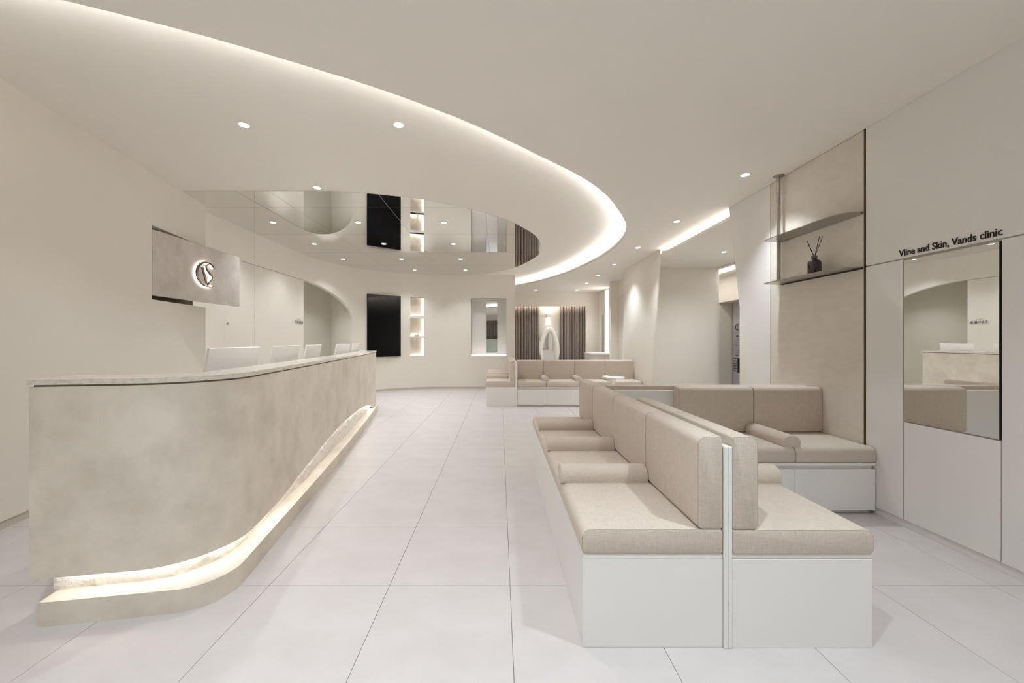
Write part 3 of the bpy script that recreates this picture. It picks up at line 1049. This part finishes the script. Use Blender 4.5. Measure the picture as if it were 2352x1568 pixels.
# --- bench against the right wall, sharing its back with one facing away
cb_ = thing('wall_bench', 'white bench with beige cushions against the right wall below the metal shelves', 'bench')
def drawer_base(parent, x0, x1, yf, yb, seams, s=1):
    """bench base facing -y (s=1) or +y (s=-1): toe, drawer fronts, board"""
    f = lambda y: yf + (y if s > 0 else -y)
    def bb(x0, x1, ya, yb_, z0, z1, name):
        a, b = f(ya), (yb if yb_ is None else f(yb_))
        MB().box(x0, x1, min(a, b), max(a, b), z0, z1).build(name, 'lacquer', parent, bevel=0.0015, seg=1)
    bb(x0, x1 - 0.01, 0.035, None, 0.0, 0.03, 'toe_kick')
    bb(x0, x1 - 0.004, 0.022, None, 0.03, 0.343, 'base')
    for i in range(len(seams) - 1):
        bb(seams[i] + 0.0015, seams[i + 1] - 0.0015, 0.0, 0.02, 0.03, 0.316, 'drawer_front')
    bb(x0, x1, 0.0, None, 0.343, 0.361, 'seat_board')
YF = 2.685
drawer_base(cb_, 1.482, 2.634, YF, 3.235, [1.482, 2.07, 2.634])
xs = [1.484, 2.07, 2.645]
for i in range(2):
    cushion(cb_, xs[i] + 0.002, xs[i + 1] - 0.010 * i - 0.002, YF - 0.006, 3.232, 0.362, 0.470, 'seat_cushion', 'y-')
xs = [1.462, 2.076, 2.645]
for i in range(2):
    cushion(cb_, xs[i] + 0.002, xs[i + 1] - 0.010 * i - 0.002, 3.13, 3.232, 0.471, 0.838, 'back_cushion', 'y-')
bolster(cb_, 'y', YF + 0.02, 3.128, 2.065, 0.469)
MB().box(0.922, 2.634, 3.2345, 3.265, 0.0, 0.798).build('divider_board', 'lacquer', cb_, bevel=0.0015, seg=1)
MB().box(0.922, 1.480, 2.643, 3.233, 0.0, 0.361).build('corner_box', 'lacquer', cb_, bevel=0.0015, seg=1)
drawer_base(cb_, 0.922, 2.634, 3.83, 3.268, [0.922, 1.485, 2.07, 2.634], -1)
xs = [0.922, 1.485, 2.07, 2.640]
for i in range(3):
    cushion(cb_, xs[i] + 0.002, xs[i + 1] - 0.006 * (i == 2) - 0.002, 3.268, 3.836, 0.362, 0.470, 'seat_cushion', 'y+', False)
    cushion(cb_, xs[i] + 0.002, xs[i + 1] - 0.006 * (i == 2) - 0.002, 3.268, 3.37, 0.471, 0.838, 'back_cushion', 'y+', False)
for x in xs[1:3]:
    bolster(cb_, 'y', 3.372, 3.81, x, 0.469)

# --- far bench facing the room
fb = thing('far_bench', 'long white bench with four beige seats in front of the curtained lounge', 'bench')
YB = 7.135
drawer_base(fb, 0.33, 2.64, YB, 7.74, [0.33, 0.875, 1.48, 2.09, 2.64])
xs = [0.333, 0.863, 1.48, 2.087, 2.645]
for i in range(4):
    cushion(fb, xs[i] + 0.002, xs[i + 1] - 0.002, YB - 0.006, 7.70, 0.362, 0.470, 'seat_cushion', 'y-', False)
    cushion(fb, xs[i] + 0.003, xs[i + 1] - 0.003, 7.60, 7.71, 0.471, 0.838, 'back_cushion', 'y-', False)
for x in xs[1:4]:
    bolster(fb, 'y', YB + 0.02, 7.598, x, 0.469)
MB().box(0.33, 2.64, 7.711, 7.74, 0.361, 0.798).build('divider_board', 'lacquer', fb, bevel=0.0015, seg=1)

# --- bench facing the rear wall, end on
sb = thing('side_bench', 'white end-on bench with beige cushions beside the far bench, facing the desk', 'bench')
MB().box(-0.262, 0.285, 7.145, 9.30, 0.0, 0.361).build('base', 'lacquer', sb, bevel=0.0015, seg=1)
ys = [7.14, 7.74, 8.34, 8.94, 9.30]
for i in range(4):
    cushion(sb, -0.27, 0.284, ys[i] + 0.002, ys[i + 1] - 0.002, 0.362, 0.470, 'seat_cushion', 'x-', False)
    cushion(sb, 0.185, 0.284, ys[i] + 0.002, ys[i + 1] - 0.002, 0.471, 0.845, 'back_cushion', 'x-', False)
for y in ys[1:4]:
    bolster(sb, 'x', -0.265, 0.184, y, 0.469)
MB().box(0.2855, 0.3285, 7.13, 9.30, 0.0, 0.82).build('divider_board', 'lacquer', sb, bevel=0.012, seg=3)

# --- small side table
stb = thing('side_table', 'small white side table with a petal-shaped top before the far bench', 'side table')
stb.location = (1.955, 6.62, 0)
top = []
for k2 in range(40):
    a = 2 * math.pi * k2 / 40
    r = 0.19 + 0.025 * math.cos(2 * a + 2.4) + 0.018 * math.cos(3 * a)
    top.append((r * math.cos(a), r * math.sin(a) * 0.9))
MB().prism(top, 0.575, 0.60).build('table_top', 'white_gloss', stb, bevel=0.006, seg=2)
MB().lathe([(0.036, 0.015), (0.036, 0.574)], seg=24).build('post', 'white_gloss', stb, smooth=True)
MB().lathe([(0.13, 0.0), (0.135, 0.004), (0.13, 0.012), (0.04, 0.016)], seg=32).build('foot', 'white_gloss', stb, smooth=True)

# ------------------------------------------------------------------ right wall
RX = 2.64
wr = struct(obj('wall_right', None))
def wpn(y0, y1, z0, z1, name='wall_panel', m='cabinet', x0=RX, x1=RX + 0.012, bev=0.0015):
    return MB().box(x0, x1, y0, y1, z0, z1).build(name, m, wr, bevel=bev, seg=1)
MB().box(RX + 0.008, RX + 0.10, -3.2, 3.74, 0.051, H_MAIN).build('joint_back', 'trim_grey', wr)
GJ = 0.0035
wpn(-3.2, 2.764, 1.755 + 0.004, H_MAIN)
yj = [-3.2, -2.4, -1.6, -0.8, 0.0, 0.65, 1.35, 2.019]
for i in range(len(yj) - 1):
    wpn(yj[i] + GJ, yj[i + 1] - GJ, 0.052, 1.755 - 0.004)
wpn(2.019 + GJ, 2.508 - GJ, 0.052, 0.688)
wpn(2.508 + GJ, 2.764, 0.052, 1.755 - 0.004)
MB().box(RX + 0.012, RX + 0.028, -3.2, 3.95, 0.0, 0.05).build('baseboard_right', 'cabinet', wr)
wpn(2.766, 2.776, 0.0, H_MAIN, 'trim_1', 'bronze', RX - 0.003, RX + 0.02, 0)
wpn(2.7765, 3.7325, 0.0, H_MAIN - 0.004, 'textured_panel', 'wallpaper')
wpn(3.7325, 3.7385, 0.0, H_MAIN, 'trim_2', 'trim_grey', RX - 0.001, RX + 0.02, 0)
wpn(2.776, 3.74, H_MAIN - 0.004, H_MAIN, 'trim_3', 'shadow_gap', RX + 0.004, RX + 0.03, 0)
MB().wall_poly([(3.739, 0.0), (3.952, 0.0), (4.417, H_MAIN), (3.739, H_MAIN)], RX, RX + 0.14).build('portal_pier', 'cabinet', wr, bevel=0.006, seg=2)

wm = thing('wall_mirror', 'tall rectangular mirror set flush in the right wall below the lettering', 'mirror')
wm.location = (RX, 2.2635, 0.695)
hw = (2.508 - 2.019) / 2 - GJ - 0.001
MB().box(0.002, 0.0075, -hw, hw, 0.0, 1.05).build('backing', 'trim_grey', wm)
MB().box(-0.001, 0.002, -hw + 0.002, hw - 0.002, 0.002, 1.048).build('glass', 'mirror_clear', wm)
MB().box(-0.0015, 0.0075, -hw - 0.003, -hw, 0.0, 1.05).build('edge_strip', 'print_black', wm)

tl = thing('wall_lettering', 'dark lettering of the clinic name on the right wall above the mirror', 'lettering')
tl.location = (RX - 0.002, 2.531, 1.774)
tl.rotation_euler = (math.pi / 2, 0, -math.pi / 2)
o = text_mesh('lettering', 'Vline and Skin, Vands clinic', 0.0595, 'print_black', tl, 0.0015, 0.0007, space=1.0)
ext = max(v.co.x for v in o.data.vertices)
o.scale = (0.520 / ext, 1.0, 1.0)

# metal shelves hung from a ceiling pole
sh = thing('shelf_unit', 'two wavy grey metal shelves on a slim pole hung from the ceiling', 'shelf')
sh.location = (RX, 2.776, 0)
plan = [(2.64, 2.78), (2.60, 2.775), (2.545, 2.785), (2.505, 2.81), (2.478, 2.86), (2.468, 2.95), (2.467, 3.1), (2.455, 3.34), (2.458, 3.50), (2.466, 3.575), (2.50, 3.60), (2.56, 3.605), (2.64, 3.607)]
plan = catmull(plan, 4)
plan = [(min(a - RX, -0.001), b - 2.776) for a, b in plan]
for z in (2.150, 1.752):
    s_o = MB().prism(plan, z - 0.004, z + 0.004).build('shelf', 'steel', sh)
    lip = MB().box(-0.012, -0.001, 0.01, 0.80, z - 0.012, z - 0.004)
    lip.build('bracket_rail', 'print_black' if z < 2 else 'steel', s_o)
MB().lathe([(0.0135, 1.758), (0.0135, H_MAIN - 0.008)], 2.588 - RX, 3.555 - 2.776, 20).build('pole', 'steel', sh, smooth=True)
MB().lathe([(0.02, H_MAIN - 0.012), (0.042, H_MAIN - 0.010), (0.044, H_MAIN - 0.006), (0.044, H_MAIN - 0.0005)], 2.588 - RX, 3.555 - 2.776, 28).build('ceiling_plate', 'steel', sh, smooth=True)

rd = thing('reed_diffuser', 'dark brown glass reed diffuser bottle with three black reeds on the lower shelf', 'diffuser')
rd.location = (2.545, 3.10, 1.7562)
MB().lathe([(0.040, 0.0), (0.046, 0.004), (0.047, 0.01), (0.047, 0.088), (0.044, 0.100), (0.034, 0.112), (0.022, 0.119), (0.018, 0.124), (0.018, 0.132)], seg=28).build('bottle', 'bottle_glass', rd, smooth=True)
MB().lathe([(0.021, 0.130), (0.0215, 0.132), (0.0215, 0.148), (0.019, 0.150)], seg=24).build('collar', 'cap', rd, smooth=True)
for (dx, dy, dz, r) in ((-0.02, 0.046, 0.145, 0.0030), (0.012, -0.036, 0.165, 0.0022), (0.02, -0.056, 0.158, 0.0022)):
    MB().tube([(0, 0, 0.135), (dx, dy, 0.135 + dz)], r, 8).build('reed', 'reed', rd)

# ------------------------------------------------------------------ portal, vestibule and lobby
PX = 2.68
wv = struct(obj('wall_portal', None))
MB().wall_poly([(6.866, 0.0), (8.28, 0.0), (8.28, H_MAIN), (6.40, H_MAIN)], PX, PX + 0.03).build('portal_pier', 'wall', wv, bevel=0.006, seg=2)
MB().box(PX + 0.02, 3.06, 8.19, 8.27, 0.0, H_MAIN).build('return_wall', 'wall', wv)
MB().box(PX + 0.12, 4.22, 7.45, 7.55, 0.0, H_MAIN).build('vestibule_wall', 'wall', wv)
MB().box(4.22, 4.32, 3.9, 6.74, 0.0, H_MAIN).build('vestibule_wall', 'wall', wv)
MB().box(RX + 0.13, 4.32, 3.84, 3.92, 0.0, H_MAIN).build('vestibule_wall', 'wall', wv)
MB().box(2.69, 4.22, 3.92, 7.46, H_VEST, H_VEST + 0.022).build('soffit', 'ceiling', wv)
MB().box(2.69, 2.70, 4.0, 6.7, H_VEST + 0.022, H_VEST + 0.036).build('soffit_lip', 'ceiling', wv)
MB().box(2.83, 2.85, 4.0, 7.0, H_VEST + 0.022, H_MAIN).build('soffit_back', 'ceiling', wv)
MB().box(2.765, 2.78, 4.42, 6.42, H_VEST + 0.024, H_VEST + 0.0345).build('soffit_led', 'led_portal', wv)
# lobby
MB().box(5.07, 5.17, 9.0, 12.0, 0.0, 2.66).build('lobby_wall', 'wall', wv)
MB().box(5.07, 5.17, 3.9, 8.9, 2.10, 2.66).build('lobby_wall', 'wall', wv)
MB().box(5.07, 5.42, 8.9, 9.0, 0.0, 2.66).build('door_jamb', 'wall', wv)
MB().box(5.17, 5.42, 6.6, 8.9, 2.10, 2.16).build('door_head', 'wall', wv)
MB().box(4.32, 5.17, 11.9, 12.0, 0.0, 2.66).build('lobby_wall', 'wall', wv)
MB().box(4.30, 5.2, 3.9, 12.0, 2.66, 2.70).build('lobby_ceiling', 'ceiling', wv)
MB().box(4.22, 4.32, 7.55, 12.0, 0.0, 2.7).build('lobby_wall', 'wall', wv)
MB().box(4.32, 5.42, 3.84, 3.92, 0.0, 2.7).build('lobby_wall', 'wall', wv)
dg = struct(obj('door_3', None))
MB().box(5.40, 5.43, 6.6, 8.9, 0.0, 2.10).build('door_leaf', 'door_grey', dg)
MB().box(5.392, 5.40, 8.86, 8.895, 0.0, 2.10).build('door_edge', 'trim_grey', dg)
nt_ = thing('door_notice', 'printed notice with round emblem and opening hours on the grey lobby door', 'notice')
nt_.location = (5.397, 8.70, 0.0)
nt_.rotation_euler = (math.pi / 2, 0, -math.pi / 2)
kk = MB()
for (pp, ww, nn) in ((c_pts, c_w, 4), (s_pts, s_w, 4), (v_pts, v_w, 1)):
    L, R = ribbon(pp, ww, nn)
    ribbon_solid(kk, L, R, 0.0, 0.002, 0.0, 0.0, 0.085)
kk.v = [(v[1], v[2] + 1.53, v[0]) for v in kk.v]
kk.build('emblem', 'print_black', nt_)
rw = random.Random(3)
def text_rows(parent, rows, m):
    mb = MB()
    for (x, z, wd, h) in rows:
        xx = x
        while xx < x + wd - 0.01:
            ww = rw.uniform(0.012, 0.022)
            mb.box(xx, min(xx + ww, x + wd), z, z + h, 0.0, 0.001)
            xx += ww + 0.007
    o = mb.build('small_print', m, parent)
    o['kind'] = 'stuff'
    return o
t_ = text_mesh('lettering', 'VANDS CLINIC', 0.052, 'print_grey', nt_, 0.0005, align='CENTER')
t_.location = (0, 1.385, 0)
text_rows(nt_, [(-0.05, 1.315, 0.1, 0.03)], 'print_black')
text_rows(nt_, [(-0.06, 1.275, 0.12, 0.012), (-0.11, 1.215, 0.2, 0.02), (-0.11, 1.175, 0.2, 0.012), (-0.11, 1.10, 0.2, 0.02), (-0.11, 1.06, 0.2, 0.012), (-0.02, 0.985, 0.1, 0.02), (-0.05, 0.95, 0.12, 0.012)], 'print_grey')
text_rows(nt_, [(-0.15, 0.80 - 0.055 * i, 0.13, 0.022) for i in range(6)] + [(-0.07, 0.885, 0.12, 0.016)], 'print_black')
MB().box(0.0, 0.13, 0.5, 0.83, 0.0, 0.001).build('hours_panel', 'print_black', nt_)
for z in (1.245, 1.135, 1.025, 0.915):
    MB().box(-0.19, 0.19, z, z + 0.003, 0.0, 0.001).build('rule_line', 'print_grey', nt_)

lp = thing('ceiling_light_panel', 'bright rectangular light panel with stepped frame in the lobby ceiling', 'ceiling light')
lp.location = (4.57, 8.0, 2.66)
for k2, (e, z) in enumerate(((0.0, -0.014), (0.04, -0.009), (0.08, -0.005))):
    mb = MB()
    a, b = 0.24 - e, 1.9 - e
    wdt = 0.022
    mb.box(-a, a, -b, -b + wdt, z, 0.0).box(-a, a, b - wdt, b, z, 0.0).box(-a, -a + wdt, -b + wdt, b - wdt, z, 0.0).box(a - wdt, a, -b + wdt, b - wdt, z, 0.0)
    mb.build('frame', 'white_plastic', lp)
MB().box(-0.135, 0.135, -1.79, 0.28, -0.003, -0.0005).build('diffuser', 'ceiling_panel', lp)
MB().box(-0.135, 0.135, 0.40, 1.79, -0.003, -0.0005).build('diffuser', 'ceiling_panel', lp)
MB().box(-0.135, 0.135, 0.285, 0.395, -0.006, 0.0).build('crossbar', 'white_plastic', lp)

# ------------------------------------------------------------------ far lounge
FY = 12.10
wf = struct(obj('wall_far', None))
MB().box(-0.3, 3.2, FY, FY + 0.1, 2.317, H_MAIN).build('wall_panel', 'wall', wf)
MB().box(2.735, 3.2, FY, FY + 0.1, 0.0, 2.317).build('wall_panel', 'wall', wf)
MB().box(-0.3, 3.2, FY + 0.30, FY + 0.36, 0.0, H_MAIN).build('recess_back', 'wall', wf)
MB().box(2.735, 2.78, FY + 0.1, FY + 0.30, 0.0, 2.317).build('recess_side', 'wall', wf)
MB().box(-0.3, 2.74, FY + 0.1, FY + 0.30, 2.40, 2.45).build('recess_head', 'wall', wf)
MB().box(0.3, 2.70, FY + 0.105, FY + 0.12, 2.335, 2.35).build('pelmet_led', 'led_curtain', wf)
MB().box(-0.3, -0.22, BY + 0.42, FY + 0.3, 0.0, 2.98).build('wall_panel', 'wall', wf)
# right side: pier, lit strip and the recess
wg = struct(obj('wall_lounge', None))
MB().box(3.13, 3.2, 9.9, FY, 0.0, H_MAIN).build('wall_panel', 'wall', wg)
wq = struct(obj('wall_passage', None))
MB().box(2.845, 3.09, 9.83, 9.93, 0.0, H_MAIN).build('pier', 'wall', wq, bevel=0.004, seg=2)
MB().box(3.05, 3.12, 8.26, 8.75, 0.0, H_MAIN).build('side_wall', 'wall', wq)
MB().box(3.05, 3.12, 8.75, 9.70, 2.377, H_MAIN).build('side_wall', 'wall', wq)
MB().box(3.05, 3.12, 9.70, 9.90, 0.0, H_MAIN).build('side_wall', 'wall', wq)
MB().box(3.09, 3.11, 8.75, 9.70, 0.0, 2.377).build('door_leaf', 'wall', wq)
MB().box(3.118, 3.129, 10.88, 11.30, 0.88, H_MAIN - 0.06).build('light_strip', 'led_panel', wg)
MB().box(3.10, 3.13, 11.30, 11.345, 0.88, H_MAIN - 0.03).build('strip_frame', 'white_plastic', wg)
MB().box(3.10, 3.13, 10.84, 10.88, 0.88, H_MAIN - 0.03).build('strip_frame', 'white_plastic', wg)
MB().box(3.122, 3.129, 11.50, 11.72, 0.88, 2.0).build('dark_panel', 'trim_grey', wg)

vc = thing('vanity_cabinet', 'rounded beige counter cabinet under the tall vertical light strip', 'cabinet')
def rrect(x0, x1, y0, y1, r):
    pts = [(x1, y1), (x0, y1)]
    for k2 in range(7):
        a = math.radians(180 + 90 * k2 / 6)
        pts.append((x0 + r + r * math.cos(a), y0 + r + r * math.sin(a)))
    pts.append((x1, y0))
    return pts
MB().prism(rrect(2.50, 3.095, 10.45, 11.28, 0.16), 0.0, 0.845).build('body', 'wallpaper', vc)
MB().prism(rrect(2.485, 3.095, 10.435, 11.29, 0.17), 0.845, 0.885).build('counter', 'white_gloss', vc, bevel=0.004, seg=2)
MB().prism(rrect(2.497, 3.095, 10.447, 11.283, 0.16), 0.69, 0.695).build('drawer_joint', 'shadow_gap', vc)

# curtains
def curtain(x0, x1, y, z0, z1, label, folds, seed):
    rr = random.Random(seed)
    n = folds * 10
    ph = [rr.uniform(-0.5, 0.5) for _ in range(6)]
    vs, fs = [], []
    nz = 8
    for j in range(nz + 1):
        z = lerp(z1, z0, j / nz)
        for i in range(n + 1):
            u = i / n
            uu = u + 0.012 * math.sin(9 * u + ph[0]) + 0.006 * math.sin(31 * u + ph[1]) * (0.4 + j / nz)
            amp = 0.062 * (0.75 + 0.25 * math.sin(17 * u + ph[2]))
            d = amp * math.sin(2 * math.pi * folds * uu) + 0.012 * math.sin(4 * math.pi * folds * uu + ph[3])
            vs.append((x0 + (x1 - x0) * u + 0.006 * math.sin(2 * math.pi * folds * uu * 2), y + d, z))
    for j in range(nz):
        for i in range(n):
            fs.append((j * (n + 1) + i, j * (n + 1) + i + 1, (j + 1) * (n + 1) + i + 1, (j + 1) * (n + 1) + i))
    o = MB().add(vs, fs).build('curtain', 'curtain', None, smooth=True, angle=3.0)
    so = o.modifiers.new('thickness', 'SOLIDIFY'); so.thickness = 0.003
    tag(o, label, 'curtain')
    return o
curtain(0.30, 1.258, FY + 0.20, 0.02, 2.39, 'taupe pleated curtain between the partition end and the wavy mirror', 11, 1)
curtain(1.943, 2.722, FY + 0.20, 0.02, 2.39, 'taupe pleated curtain between the wavy mirror and the rounded counter', 9, 2)

# up-down wall lamp
sl = thing('wall_lamp', 'small white box wall lamp shining up and down above the wavy mirror', 'wall lamp')
sl.location = (1.562, FY + 0.30, 2.03)
mb = MB().box(-0.065, 0.065, -0.10, -0.004, -0.05, 0.05)
mb.build('shade', 'white_plastic', sl, bevel=0.004, seg=2)
MB().box(-0.03, 0.03, -0.004, 0.0, -0.03, 0.03).build('wall_plate', 'white_plastic', sl)
for s in (1, -1):
    MB().box(-0.05, 0.05, -0.085, -0.02, s * 0.0505 - 0.001, s * 0.0505 + 0.001).build('lamp_opening', 'led_curtain', sl)
    ld = bpy.data.lights.new('lamp_beam', 'SPOT'); ld.energy = 5.0; ld.color = WARM; ld.spot_size = math.radians(70); ld.spot_blend = 0.35; ld.shadow_soft_size = 0.02
    lo = obj('lamp_beam', ld, sl); lo.location = (0, -0.045, s * 0.06)
    if s > 0:
        lo.rotation_euler = (math.pi, 0, 0)

# wavy full-length mirror
bmr = thing('wavy_mirror', 'full-length mirror in a thick white wavy organic frame between the curtains', 'mirror')
bmr.location = (1.57, FY + 0.13, 0.0)
out_p = [(0.02, 1.665), (-0.10, 1.62), (-0.20, 1.47), (-0.265, 1.28), (-0.325, 1.08), (-0.315, 0.86), (-0.265, 0.66), (-0.27, 0.40), (-0.31, 0.16), (-0.25, 0.02), (0.0, 0.0),
         (0.24, 0.02), (0.31, 0.2), (0.28, 0.45), (0.30, 0.65), (0.345, 0.88), (0.325, 1.10), (0.265, 1.32), (0.185, 1.52), (0.12, 1.63)]
in_p = [(0.02, 1.475), (-0.05, 1.43), (-0.11, 1.32), (-0.16, 1.16), (-0.20, 0.98), (-0.20, 0.82), (-0.175, 0.62), (-0.18, 0.40), (-0.20, 0.2), (-0.15, 0.1), (0.0, 0.08),
        (0.14, 0.1), (0.2, 0.22), (0.175, 0.45), (0.17, 0.65), (0.155, 0.88), (0.145, 1.10), (0.12, 1.28), (0.085, 1.41), (0.055, 1.46)]
def closed_smooth(p, n=4):
    q = p[-2:] + p + p[:3]
    r = catmull(q, n)
    return r[2 * n:2 * n + len(p) * n]
oo = closed_smooth(out_p); ii = closed_smooth(in_p)
vs, fs = [], []
n = len(oo)
for i in range(n):
    o_, i_ = Vector(oo[i]), Vector(ii[i])
    m1 = o_.lerp(i_, 0.18); m2 = o_.lerp(i_, 0.6)
    for (p, y) in ((o_, 0.0), (o_, -0.03), (m1, -0.055), (m2, -0.05), (i_, -0.015), (i_, 0.0)):
        vs.append((p[0], y, p[1]))
for i in range(n):
    j = (i + 1) % n
    for k2 in range(5):
        fs.append((i * 6 + k2, j * 6 + k2, j * 6 + k2 + 1, i * 6 + k2 + 1))
    fs.append((i * 6 + 5, j * 6 + 5, j * 6, i * 6))
MB().add(vs, fs).build('frame', 'wall', bmr, smooth=True, angle=1.2)
MB().front_poly([(p[0] * 1.01, p[1]) for p in ii], -0.014, -0.006).build('glass', 'mirror_clear', bmr)

# ------------------------------------------------------------------ room closure behind the camera
we = struct(obj('wall_front', None))
MB().box(-3.3, 2.8, -3.3, -3.2, 0.0, H_IN).build('wall_panel', 'wall', we)
o = curtain(-1.9, 0.9, -3.08, 0.02, 2.45, 'taupe pleated curtain on the wall at the entrance end of the room', 26, 5)

fs_ = thing('frosted_screen', 'pale frosted glass screen standing before the curtain at the entrance end', 'screen')
fs_.location = (-0.5, -2.85, 0.0)
MB().box(-1.35, 1.35, -0.01, 0.01, 0.05, 1.35).build('glass', 'frosted', fs_, bevel=0.002, seg=1)
for x in (-1.1, 1.1):
    MB().box(x - 0.04, x + 0.04, -0.12, 0.12, 0.0, 0.05).build('foot', 'steel', fs_, bevel=0.004, seg=2)
